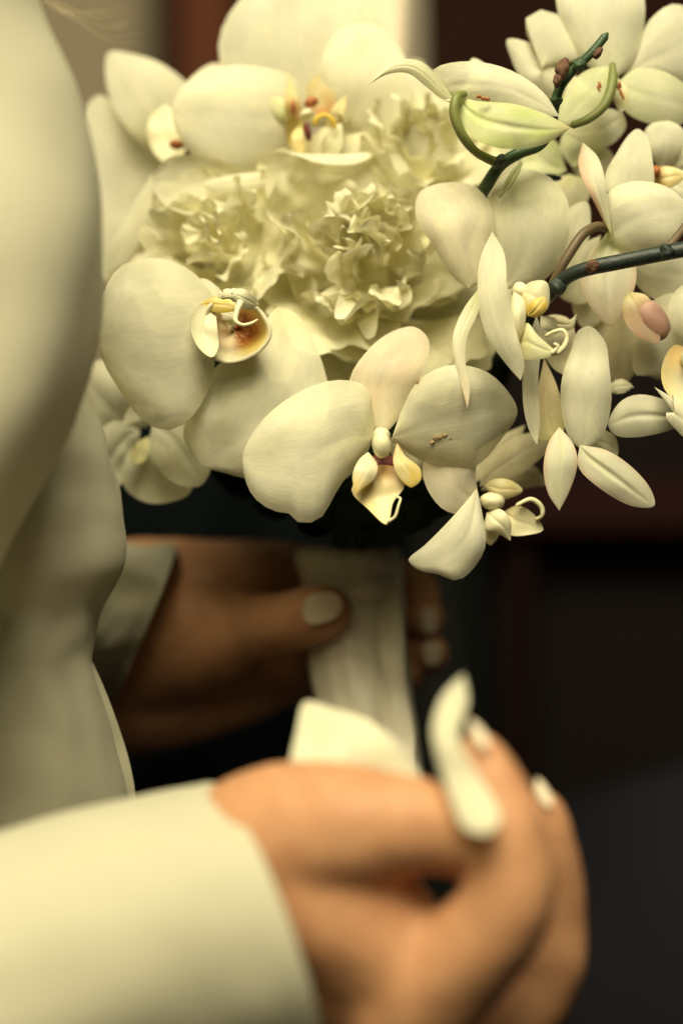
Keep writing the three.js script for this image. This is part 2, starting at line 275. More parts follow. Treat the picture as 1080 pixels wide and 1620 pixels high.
// ---------------------------------------------------------------- bouquet: core, leaves, ribbon handle
{
  const core = thing('floral_foam', 'dark green foam core with added light-blocking lumps, showing through the gaps between flowers', 'foam', P(560, 860, 690));
  part(core, 'ball', blob(560, 550, 700, 265, 225, 44, 0, 0.15), M.foam);  // core also sized to keep light off the far hand
  part(core, 'added_filler', blob(450, 640, 656, 215, 110, 22, 0, 0.15), M.foam);  // added lumps behind the flowers, block light to the far hand
  part(core, 'added_filler', blob(575, 715, 616, 165, 75, 13, 0, 0.15), M.foam);
  part(core, 'added_filler', blob(600, 790, 640, 130, 60, 22, 0, 0.2), M.foam);
}
const collar = [[470, 800, 685, 330, 770, 640], [520, 815, 675, 430, 770, 612], [560, 820, 673, 520, 850, 618], [600, 820, 675, 640, 850, 620], [640, 810, 680, 700, 800, 628], [660, 800, 687, 760, 770, 650], [500, 800, 693, 400, 830, 640], [580, 800, 680, 590, 872, 622], [545, 810, 680, 470, 868, 624], [630, 800, 680, 670, 866, 630]];
collar.forEach(([bx, by, bd, tx, ty, td]) => {
  ty -= 34; const dx = tx - bx, dy = ty - by, L = Math.hypot(dx, dy) || 1, nx = -dy / L * 42, ny = dx / L * 42, mx = (bx + tx) / 2, my = (by + ty) / 2;
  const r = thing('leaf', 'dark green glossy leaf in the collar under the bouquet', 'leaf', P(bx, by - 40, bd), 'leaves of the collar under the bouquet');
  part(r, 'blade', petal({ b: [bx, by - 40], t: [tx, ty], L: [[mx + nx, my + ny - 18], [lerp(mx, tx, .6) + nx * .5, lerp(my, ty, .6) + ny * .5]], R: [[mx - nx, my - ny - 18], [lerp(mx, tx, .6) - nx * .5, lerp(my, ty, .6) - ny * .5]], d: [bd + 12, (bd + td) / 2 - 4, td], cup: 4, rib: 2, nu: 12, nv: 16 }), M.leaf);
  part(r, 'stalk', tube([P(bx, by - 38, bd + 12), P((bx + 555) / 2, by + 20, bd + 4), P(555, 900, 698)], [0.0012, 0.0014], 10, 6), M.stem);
});
{
  const h = thing('ribbon_handle', 'ivory satin ribbon wound around the bouquet stems as a handle', 'ribbon', P(590, 1230, 698));
  const ax = new THREE.CatmullRomCurve3([P(549, 868, 698), P(560, 960, 694), P(568, 1060, 686), P(582, 1150, 678), P(598, 1290, 668)]);
  const rad = [84, 78, 74, 70, 68, 66];
  const wrap = gridGeo(72, 220, (u, v) => {
    const c = ax.getPointAt(v), a = u * 6.2832, hx = (v * 7 + u + 0.05 * noise(u * 3, v * 5)) % 1, k = table(rad, v) * 698 / 3e6 * (1 + 0.010 * hx + 0.05 * noise(Math.cos(a) * 3.5, Math.sin(a) * 3.5, v * 3 + u) + 0.03 * noise(Math.cos(a) * 2, Math.sin(a) * 2, v * 14) * (1 - v)) * (v < 0.03 ? 0.9 + 3.3 * v : 1);
    return V(c.x + Math.cos(a) * k + 0.002 * v * Math.cos(a), c.y + 0.0016 * noise(u * 9, 3) * (1 - v) + 0.0010 * Math.sin(a * 2), c.z - Math.sin(a) * k * 0.92);
  });
  part(h, 'wrap', wrap, M.satin);
  part(h, 'ribbon_end', petal({ b: [470, 886], t: [634, 900], L: [[520, 876], [580, 882]], R: [[500, 925], [560, 930], [600, 918]], d: [688, 672, 686], cup: -3, ruf: 2, th: 0.4 }), M.satin, 'folded ribbon edge at the top of the handle');
  part(h, 'ribbon_tail', petal({ b: [628, 905], t: [652, 1232], L: [[598, 985], [606, 1080], [606, 1160]], R: [[638, 1000], [640, 1080], [655, 1170]], d: [684, 668, 652], cup: -4, ruf: 2.5, th: 0.4 }), M.satin);
  part(h, 'tuck', petal({ b: [545, 950], t: [620, 920], L: [[560, 925], [595, 912]], R: [[570, 952], [605, 945]], d: [677, 674, 682], cup: -3, ruf: 2, th: 0.4 }), M.satin);
}

// ---------------------------------------------------------------- flowers
const ORCH = 'orchid blossoms of the bouquet';
function flower(name, label, cat, base, petals, extra) {
  const f = thing(name, label, cat, P(...base), ORCH);
  for (const p of petals) part(f, p.n ?? 'petal', petal({ sheet: true, ...p }), p.m ?? M.petal, p.label);
  extra?.(f); return f;
}
const S = 'sepal';
// E: broad blossom low in the middle
flower('orchid_flower', 'broad white orchid with small yellow-brown lip, above the ribbon handle', 'orchid', [606, 690, 600], [
  { n: S, b: [604, 692], t: [654, 517], L: [[572, 660], [552, 605], [578, 558], [615, 527]], R: [[630, 662], [648, 622], [675, 575], [677, 536]], d: [592, 592, 606], cup: -6, curl: 3, tint: [['all', PINK, 0.5], ['rim', WHITE, 0.8], ['base', LEMON, 0.5, 0.4]] },
  { b: [592, 690], t: [384, 722], L: [[590, 655], [580, 612], [532, 601], [470, 622], [415, 665]], R: [[572, 722], [537, 770], [504, 822], [474, 827], [456, 812], [432, 808], [398, 782]], d: [588, 576, 584], cup: -9, curl: 4, ruf: 1.6, th: 0.8, tint: [['base', LEMON, 0.3, 0.25]] },
  { b: [620, 692], t: [818, 652], L: [[634, 652], [662, 602], [708, 578], [765, 586], [802, 618]], R: [[645, 716], [690, 738], [745, 742], [795, 692]], d: [588, 582, 598], cup: -6, curl: 5, ruf: 2, side: 5, tint: [['base', LEMON, 0.3, 0.2]] },
  { n: S, b: [612, 694], t: [700, 752], L: [[640, 690], [690, 715]], R: [[622, 725], [660, 758]], d: [597, 602, 612], cup: -3, c: SHADE_BROWN },
  { n: S, b: [590, 694], t: [470, 770], L: [[560, 690], [500, 720]], R: [[570, 735], [515, 775]], d: [597, 603, 612], cup: -3 },
], (f) => {
  part(f, 'column', blob(603, 703, 578, 15, 22, 4, 0.1), M.column);
  const lip = part(f, 'lip', petal({ b: [602, 735], t: [612, 830], L: [[575, 748], [556, 776], [582, 806]], R: [[628, 742], [640, 768], [622, 795]], d: [586, 577, 574], cup: 3, th: 0.8, tint: [['all', LEMON, 0.7], ['left', YELLOW, 0.45], ['base', ORANGE, 0.85, 0.4]] }), M.lip);
  part(lip, 'side_lobe', petal({ b: [582, 716], t: [563, 782], L: [[568, 728], [558, 752]], R: [[596, 735], [592, 756], [574, 772]], d: [580, 572, 574], cup: -3, th: 0.8, tint: [['tip', YELLOW, 0.9, 0.35]] }), M.lip);
  part(lip, 'side_lobe', petal({ b: [628, 702], t: [650, 770], L: [[622, 730], [632, 756]], R: [[640, 722], [664, 742], [664, 760]], d: [580, 574, 576], cup: -3, th: 0.8, tint: [['tip', YELLOW, 1.0, 0.75], ['base', ORANGE, 0.5, 0.3]] }), M.lip);
  part(lip, 'tendril', stroke([[612, 826, 574], [624, 818, 573], [630, 800, 573], [633, 788, 574], [626, 786, 575], [622, 780, 576]], [2.6, 1.6], 24), M.column);
  part(lip, 'throat', blob(604, 738, 590, 30, 20, 4), M.maroon);
  part(f, 'column', blob(603, 690, 584, 14, 14, 5), M.column);
  const right = f.children[2], q = right.geometry.attributes.position;     // small brown bruises lying on the right petal
  for (const [x, y, rx, ry, tr] of [[692, 691, 8, 4, 0.2], [703, 688, 5, 3, 0], [684, 700, 4, 3, 0.5], [661, 604, 3, 5, -0.6], [712, 693, 3, 2, 0]]) {
    let best = 9e9, dz = 585; for (let i = 0; i < q.count; i++) { const X = q.getX(i) + f.base0.x, Y = q.getY(i) + f.base0.y, Z = -(q.getZ(i) + f.base0.z), e = Math.hypot(540 + X * 3000 / Z - x, 810 - (Y - EYE) * 3000 / Z - y); if (e < best) { best = e; dz = Z * 1000; } }
    part(right, 'bruise', blob(x, y, dz, rx, ry, 0.35, tr, 0.5), M.bruise);
  }
});
// D: blossom with orange throat on the left
flower('orchid_flower', 'white orchid with orange throat and curled lip beside the ivory sleeve', 'orchid', [375, 520, 612], [
  { n: S, b: [375, 505], t: [300, 455], L: [[350, 460], [320, 440]], R: [[350, 505], [315, 480]], d: [604, 606, 612], cup: -3 },
  { b: [338, 520], t: [156, 540], L: [[336, 470], [302, 428], [246, 408], [190, 422], [160, 475]], R: [[338, 590], [318, 640], [290, 672], [258, 681], [222, 662], [188, 615], [166, 578]], d: [602, 590, 600], cup: -10, curl: 5, ruf: 2.2, th: 0.8 },
  { b: [438, 486], t: [318, 735], L: [[385, 545], [338, 585], [305, 640], [290, 690]], R: [[468, 496], [505, 560], [520, 650], [470, 735], [405, 758], [355, 748]], d: [612, 598, 608], cup: -9, curl: 4, ruf: 2.5, th: 0.8, tint: [['base', LEMON, 0.5, 0.2]] },
], (f) => {
  const c = [370, 521];
  const lip = part(f, 'lip', shell(48, 20, (u, v) => {                 // an open cup whose rim faces the viewer
    const a = u * 5.3 - 1.25, r = Math.pow(v, 0.65) * (1 + 0.06 * Math.sin(a * 3 + 1) + 0.03 * noise(a * 3, 1)), roll = v > 0.85 ? (v - 0.85) / 0.15 : 0;
    return P(c[0] + (54 + 3 * roll) * r * Math.cos(a), c[1] + (51 + 3 * roll) * r * Math.sin(a), 610 - 19 * Math.pow(v, 1.3) + 3 * roll * roll + 2 * noise(a, v * 2));
  }, 0.0009, (u, v) => {
    const a = u * 5.3 - 1.25, right = sstep(Math.cos(a), -0.2, 0.7), sp = 0.5 + 0.9 * noise(u * 22, v * 12);
    return mix3(mix3(mix3(WHITE, YELLOW, 0.75 * right * sstep(v, 0.15, 0.5) * (1 - sstep(v, 0.78, 0.95))), ORANGE, clamp((1 - sstep(v, 0.35, 0.75)) * (0.25 + 0.75 * right) * (0.6 + 0.6 * sp), 0, 0.95)), [0.25, 0.05, 0.01], clamp((1 - sstep(v, 0.25, 0.62)) * right * sp, 0, 0.8));
  }), M.lip);
  part(lip, 'callus', petal({ b: [316, 482], t: [380, 488], L: [[335, 470], [360, 472]], R: [[340, 494], [362, 494]], d: [596, 593, 592], cup: -2, tint: [['all', YELLOW, 0.9]] }), M.lip);
  part(lip, 'side_lobe', petal({ b: [340, 490], t: [336, 566], L: [[318, 482], [301, 510], [312, 548]], R: [[344, 520], [346, 550]], d: [596, 590, 588], cup: 4, th: 0.8 }), M.lip);
  part(lip, 'column', petal({ b: [408, 482], t: [346, 468], L: [[395, 462], [366, 458]], R: [[390, 490], [372, 476]], d: [592, 584, 586], cup: -4, jag: 8, th: 0.9 }), M.lip);
  part(lip, 'tendril', stroke([[382, 475, 583], [374, 495, 581], [373, 508, 580], [384, 514, 580], [398, 511, 581], [408, 505, 584]], [6, 4, 2.6, 1.6], 30), M.column);
});
// F: small blossom hanging under the right side
flower('orchid_flower', 'small shaded orchid hanging lowest, right of the ribbon handle', 'orchid', [762, 790, 612], [
  { b: [756, 785], t: [700, 702], L: [[738, 812], [704, 808], [676, 775], [668, 740], [680, 714]], R: [[752, 750], [754, 720], [738, 697]], d: [600, 592, 598], cup: -7, th: 0.8, tint: [['all', PINK, 0.25]] },
  { b: [754, 772], t: [646, 886], L: [[738, 792], [706, 828], [672, 862]], R: [[762, 810], [768, 862], [752, 895], [724, 918], [690, 908], [662, 902]], d: [596, 588, 592], cup: -4, curl: 3, th: 0.8 },
  { n: S, b: [758, 770], t: [872, 700], L: [[765, 735], [800, 700], [840, 685]], R: [[780, 765], [830, 745]], d: [610, 614, 622], cup: -5, c: SHADE_BROWN },
  { n: S, b: [760, 775], t: [868, 768], L: [[790, 745], [840, 735]], R: [[790, 780], [835, 772]], d: [616, 622, 630], cup: -3, c: SHADE_BROWN },
  { n: S, b: [750, 765], t: [830, 672], L: [[752, 720], [790, 690]], R: [[780, 745], [820, 705]], d: [618, 622, 628], cup: -4, c: SHADE_BROWN },
], (f) => {
  part(f, 'column', blob(778, 793, 600, 20, 14, 4, -0.1), M.column);
  const lip = part(f, 'lip', petal({ b: [795, 810], t: [858, 838], L: [[818, 800], [842, 812]], R: [[805, 845], [835, 846]], d: [604, 600, 602], cup: 3, tint: [['base', YELLOW, 0.4, 0.5]], th: 0.8 }), M.lip);
  part(lip, 'side_lobe', petal({ b: [770, 812], t: [806, 854], L: [[768, 835], [785, 842]], R: [[790, 806], [806, 822]], d: [600, 594, 598], cup: -4, th: 0.8 }), M.lip);
  part(lip, 'side_lobe', petal({ b: [772, 818], t: [775, 862], L: [[758, 835]], R: [[790, 840]], d: [604, 602, 602], cup: -3, c: SHADE_BROWN }), M.lip);
  part(lip, 'tendril', stroke([[815, 800, 600], [840, 790, 600], [856, 802, 600], [857, 816, 600], [846, 822, 602]], [3, 4, 3], 24), M.column);
  part(lip, 'pouch', petal({ b: [765, 768], t: [826, 776], L: [[780, 758], [808, 760]], R: [[785, 790], [812, 786]], d: [606, 604, 606], cup: -4, tint: [['all', YELLOW, 0.4]] }), M.lip);
});
// G: back-turned blossom in the middle right with narrow sepals
flower('orchid_flower', 'orchid with two upright cream petals and narrow drooping sepals beside the peony', 'orchid', [770, 455, 606], [
  { b: [740, 456], t: [690, 291], L: [[714, 436], [684, 388], [657, 340], [662, 306]], R: [[770, 440], [780, 380], [776, 325], [745, 292]], d: [598, 588, 604], cup: -7, curl: 4, tint: [['base', GREEN, 0.35, 0.12], ['all', PINK, 0.18]], th: 0.7 },
  { b: [792, 458], t: [822, 268], L: [[772, 410], [768, 335], [790, 286]], R: [[850, 450], [884, 415], [902, 350], [892, 306], [862, 276]], d: [604, 594, 606], cup: -7, curl: 4, th: 0.7 },
  { n: S, b: [778, 366], t: [823, 602], L: [[759, 410], [756, 480], [770, 532], [800, 576]], R: [[797, 400], [802, 455], [814, 515], [829, 580]], d: [582, 570, 578], cup: -5, ruf: 1.6, th: 0.8 },
  { n: S, b: [758, 455], t: [739, 646], L: [[735, 485], [716, 530], [718, 565], [728, 605]], R: [[757, 490], [738, 535], [736, 575], [743, 615]], d: [594, 580, 582], cup: -2, ruf: 1.4, tint: [['base', GREEN, 0.6, 0.18], ['tip', PINK, 0.5, 0.25]] },
  { n: S, b: [848, 498], t: [849, 704], L: [[830, 555], [827, 640], [838, 685]], R: [[856, 530], [851, 600], [853, 670]], d: [594, 590, 592], cup: -2, ruf: 1.5 },
  { b: [880, 452], t: [928, 320], L: [[880, 400], [900, 330]], R: [[900, 440], [930, 380]], d: [616, 618, 622], cup: -4 },
], (f) => {
  const lip = part(f, 'lip', petal({ b: [816, 545], t: [884, 560], L: [[832, 510], [850, 530]], R: [[822, 566], [855, 568]], d: [586, 578, 582], cup: -4, tint: [['all', GREEN, 0.22], ['base', YELLOW, 0.5, 0.3]], th: 0.8 }), M.lip);
  part(lip, 'side_lobe', petal({ b: [822, 460], t: [866, 488], L: [[838, 446], [864, 446]], R: [[826, 490], [846, 502]], d: [588, 580, 584], cup: -4, tint: [['right', YELLOW, 0.95]], th: 0.8 }), M.lip);
  part(lip, 'side_lobe', petal({ b: [812, 462], t: [814, 545], L: [[806, 490], [806, 520]], R: [[827, 474], [830, 505], [824, 530]], d: [584, 578, 582], cup: -4, tint: [['tip', YELLOW, 0.6, 0.3]], th: 0.8 }), M.lip);
  part(lip, 'callus', petal({ b: [834, 500], t: [862, 470], L: [[836, 485], [848, 472]], R: [[850, 502], [864, 486]], d: [582, 579, 581], cup: -3, tint: [['all', YELLOW, 0.95]] }), M.lip);
  part(lip, 'tendril', stroke([[880, 560, 581], [892, 548, 580], [896, 534, 580], [890, 523, 580], [878, 524, 581], [862, 532, 583]], [5, 3.5, 3], 30), M.column);
  part(lip, 'tendril', stroke([[872, 560, 581], [882, 548, 580], [875, 543, 580]], [4, 2.5], 14), M.column);
  part(f, 'column', blob(822, 462, 590, 14, 16, 4), M.column);
});
// H: back-turned small blossom at the lower right
flower('orchid_flower', 'pale green-backed orchid with pointed sepals hanging over the dark bench rail', 'orchid', [912, 700, 606], [
  { b: [922, 714], t: [932, 516], L: [[900, 694], [886, 632], [890, 590], [905, 548], [912, 525]], R: [[950, 694], [966, 640], [963, 580], [956, 540]], d: [592, 584, 600], cup: -7, curl: 3, ruf: 2, th: 0.8 },
  { n: S, b: [884, 675], t: [884, 808], L: [[867, 700], [859, 742], [867, 782]], R: [[906, 702], [913, 732], [900, 777]], d: [588, 580, 584], cup: -6, tint: [['rim', ROSE, 0.6], ['mid', GREEN, 0.2, 0.4]], th: 0.8 },
  { n: S, b: [916, 704], t: [1034, 800], L: [[914, 738], [942, 768], [1000, 801]], R: [[958, 712], [1000, 740], [1029, 775]], d: [590, 586, 592], cup: -5, rib: 2, tint: [['rim', ROSE, 0.45], ['mid', GREEN, 0.15, 0.3]], th: 0.8 },
  { n: S, b: [888, 694], t: [860, 566], L: [[852, 694], [847, 640]], R: [[893, 670], [880, 610]], d: [600, 602, 606], cup: -4, c: [0.95, 0.82, 0.66], tint: [['base', GREEN, 0.5, 0.35]] },
  { b: [905, 600], t: [866, 500], L: [[872, 580], [852, 530]], R: [[912, 560], [900, 505]], d: [606, 608, 612], cup: -3, c: SHADE_BROWN },
  { n: S, b: [925, 700], t: [975, 722], L: [[945, 680], [972, 690]], R: [[940, 715]], d: [600, 602, 604], cup: -2 },
], (f) => {
  const lip = part(f, 'lip', petal({ b: [868, 510], t: [912, 496], L: [[880, 500], [900, 506]], R: [[880, 524], [905, 520]], d: [604, 602, 604], cup: -3, tint: [['base', YELLOW, 0.5, 0.5]], th: 0.8 }), M.lip);
  part(lip, 'side_lobe', petal({ b: [855, 500], t: [880, 528], L: [[856, 518]], R: [[878, 505]], d: [600, 597, 599], cup: -3 }), M.lip);
  part(f, 'pedicel', stroke([[906, 695, 596], [918, 690, 612], [940, 610, 640], [860, 560, 668]], [5, 5, 6], 24), M.pedicel);
});
// I: blossom cut by the right edge
flower('orchid_flower', 'orchid with yellow-striped lip, lowest of the blossoms right of the drooping petals', 'orchid', [1085, 610, 616], [
  { b: [1092, 668], t: [961, 672], L: [[1066, 640], [1010, 624], [980, 636]], R: [[1048, 684], [1000, 692], [972, 688]], d: [604, 596, 598], cup: -6, th: 0.8, rib: 1.5 },
  { n: S, b: [1120, 690], t: [1034, 612], L: [[1060, 622], [1092, 645]], R: [[1048, 652], [1076, 688], [1105, 710]], d: [590, 584, 590], cup: -4, th: 0.8 },
  { b: [1090, 590], t: [1040, 470], L: [[1040, 592], [1004, 592], [1008, 520]], R: [[1110, 540], [1090, 470]], d: [612, 610, 616], cup: -5 },
  { b: [1100, 560], t: [1110, 440], L: [[1060, 520], [1064, 465]], R: [[1150, 520], [1150, 460]], d: [608, 602, 610], cup: -5 },
], (f) => {
  const lip = part(f, 'lip', petal({ b: [1100, 560], t: [1092, 648], L: [[1066, 546], [1046, 578], [1048, 612], [1066, 634]], R: [[1120, 590], [1115, 630]], d: [600, 590, 588], cup: 6, th: 0.9, tint: [['base', ORANGE, 0.8, 0.4], ['left', YELLOW, 0.4]] }), M.lip);
  for (const k of [0, 1, 2, 3]) part(lip, 'stripe', stroke([[1062 + k * 8, 566 + k * 5, 594], [1072 + k * 8, 582 + k * 5, 596], [1086 + k * 6, 596 + k * 4, 597]], [2, 3, 2], 10), M.throat);
  part(f, 'column', blob(1092, 566, 592, 16, 18, 5), M.column);
  part(f, 'side_petal', petal({ b: [1000, 612], t: [962, 618], L: [[985, 600], [970, 604]], R: [[985, 622]], d: [608, 606, 608], cup: -2, jag: 6 }), M.petal);
});
// J: blossom seen from behind on the dark stem
flower('orchid_flower', 'orchid with green heart and pink-backed sepals above the dark stem', 'orchid', [965, 365, 610], [
  { b: [962, 380], t: [1088, 330], L: [[952, 340], [962, 304], [1000, 287], [1055, 296]], R: [[990, 400], [1040, 396], [1080, 372]], d: [600, 590, 598], cup: -7, curl: 3, tint: [['base', GREEN, 0.5, 0.16]], th: 0.8 },
  { b: [972, 330], t: [1008, 204], L: [[956, 282], [976, 240], [995, 212]], R: [[1030, 300], [1031, 250], [1022, 215]], d: [606, 604, 612], cup: -5, tint: [['base', GREEN, 0.3, 0.3]] },
  { n: S, b: [966, 372], t: [921, 225], L: [[940, 322], [914, 262]], R: [[962, 320], [946, 250]], d: [596, 590, 598], cup: -4, tint: [['left', ROSE, 0.85], ['base', GREEN, 0.6, 0.15]], th: 0.8 },
  { n: S, b: [966, 358], t: [966, 516], L: [[938, 398], [917, 436], [932, 484]], R: [[998, 392], [1006, 440], [990, 486]], d: [604, 596, 600], cup: -5, rib: 2, tint: [['base', GREEN, 0.85, 0.25], ['rim', ROSE, 0.5], ['tip', ROSE, 0.35, 0.4]], th: 0.8 },
  { b: [972, 365], t: [1096, 430], L: [[1020, 398], [1070, 392]], R: [[1000, 442], [1036, 474], [1080, 468]], d: [612, 614, 620], cup: -5, tint: [['base', GREEN, 0.5, 0.2]] },
  { b: [950, 372], t: [886, 470], L: [[925, 385], [885, 440]], R: [[940, 430], [925, 480]], d: [616, 618, 620], cup: -4 },
  { b: [948, 372], t: [925, 520], L: [[918, 420], [905, 490]], R: [[950, 430], [955, 500]], d: [620, 622, 624], cup: -3 },
]);
flower('orchid_flower', 'shadowed orchid seen from behind below the pink bud', 'orchid', [1000, 470, 626], [
  { b: [1000, 466], t: [985, 608], L: [[966, 500], [952, 560], [962, 600]], R: [[1010, 510], [1014, 570]], d: [618, 616, 620], cup: -4, c: SHADE_BROWN },
  { b: [1004, 470], t: [940, 560], L: [[970, 480], [935, 510]], R: [[985, 530], [965, 570]], d: [624, 626, 628], cup: -3, c: SHADE_BROWN },
  { b: [1006, 470], t: [1062, 600], L: [[1000, 520], [1020, 590]], R: [[1050, 490], [1085, 560]], d: [628, 630, 632], cup: -3 },
]);
{
  const b = thing('orchid_bud', 'rosy pink closed orchid bud under the dark stem', 'bud', P(1000, 465, 604));
  part(b, 'calyx', blob(1028, 505, 600, 25, 38, 6.5, 0.7), M.bud);
  part(b, 'sepal', petal({ b: [990, 462], t: [1040, 542], L: [[985, 500], [1005, 530]], R: [[1022, 468], [1040, 505]], d: [600, 592, 596], cup: -2, tint: [['all', ROSE, 0.7], ['base', GREEN, 0.6, 0.35]] }), M.petal);
}
// K: large open blossom at the top right
flower('orchid_flower', 'large open white orchid with red-speckled heart behind the green stem tip', 'orchid', [965, 130, 640], [
  { b: [945, 150], t: [802, 62], L: [[870, 160], [825, 125], [808, 92]], R: [[826, 38], [864, 14], [896, 38], [935, 95]], d: [630, 622, 632], cup: -6, curl: 4, ruf: 2, tint: [['base', LEMON, 0.4, 0.25]], th: 0.8 },
  { n: S, b: [962, 132], t: [948, -60], L: [[918, 92], [888, 40], [882, -20]], R: [[990, 110], [1014, 60], [1014, -15]], d: [626, 622, 636], cup: -7, curl: 4, tint: [['base', GREEN, 0.25, 0.3]], th: 0.8 },
  { b: [984, 126], t: [1130, 60], L: [[1006, 74], [1030, 28], [1070, 6]], R: [[1030, 122], [1085, 140], [1125, 120]], d: [630, 624, 634], cup: -6, curl: 4, th: 0.8 },
  { n: S, b: [974, 132], t: [1110, 168], L: [[1008, 108], [1060, 118]], R: [[985, 172], [1010, 190], [1065, 200]], d: [624, 620, 628], cup: -6, tint: [['all', GREEN, 0.28]], th: 0.8 },
  { n: S, b: [966, 105], t: [884, 196], L: [[930, 110], [896, 140]], R: [[962, 160], [930, 190]], d: [622, 614, 616], cup: -4, tint: [['all', GREEN, 0.4]] },
  { b: [984, 178], t: [895, 208], L: [[960, 172], [920, 188]], R: [[990, 200], [960, 232], [920, 226]], d: [630, 628, 630], cup: -3 },
], (f) => {
  const lip = part(f, 'lip', petal({ b: [974, 120], t: [982, 178], L: [[966, 140], [970, 160]], R: [[992, 140], [992, 162]], d: [616, 612, 616], cup: 3, tint: [['all', LEMON, 0.5]] }), M.lip);
  for (const [x, y] of [[977, 138], [981, 146], [984, 152], [980, 134], [946, 140], [948, 134]]) part(lip, 'speckle', blob(x, y, 610.5, 2.2, 6, 0.7, 0.3), M.throat);
  part(f, 'pedicel', stroke([[968, 98, 612], [968, 130, 608], [956, 165, 604], [930, 188, 602], [900, 200, 604]], [5, 8, 8, 7, 6], 30), M.pedicel);
});
// L: side-on blossom left of the stem
flower('orchid_flower', 'yellow-green orchid seen side-on, nodding from the green hooked stalk', 'orchid', [722, 152, 600], [
  { b: [718, 158], t: [580, 136], L: [[694, 124], [664, 96], [622, 98]], R: [[700, 157], [672, 136], [645, 116], [612, 118]], d: [596, 590, 586], cup: -3, tint: [['base', GREEN, 0.3, 0.5]], th: 0.8 },
  { b: [706, 150], t: [884, 184], L: [[684, 112], [730, 97], [800, 108], [858, 145]], R: [[740, 166], [800, 172], [850, 184]], d: [598, 590, 588], cup: -6, tint: [['base', GREEN, 0.2, 0.2]], th: 0.8 },
  { n: S, b: [726, 152], t: [902, 202], L: [[755, 160], [810, 164], [866, 182]], R: [[726, 188], [752, 222], [806, 236], [862, 228]], d: [590, 578, 582], cup: -7, rib: 2, tint: [['all', GREEN, 0.62], ['tip', ROSE, 0.3, 0.15]], th: 0.8 },
  { n: S, b: [724, 150], t: [745, 215], L: [[720, 180]], R: [[748, 165], [752, 195]], d: [594, 588, 588], cup: -3, tint: [['all', GREEN, 0.5]] },
  { b: [720, 150], t: [748, 92], L: [[742, 120], [742, 98]], R: [[775, 120], [765, 100]], d: [612, 618, 624], cup: -3 },
], (f) => {
  for (const [x, y] of [[764, 156], [771, 157], [757, 153]]) part(f, 'speckle', blob(x, y, 583, 4, 3, 0.8), M.throat);
  part(f, 'pedicel', stroke([[736, 148, 590], [722, 154, 586], [718, 178, 585], [730, 212, 586], [752, 240, 590], [786, 258, 594]], [6, 8, 8, 7, 8], 40), M.pedicel);
  part(f, 'stub', stroke([[722, 158, 590], [712, 160, 588], [706, 158, 588]], [3, 2], 10), M.column);
});
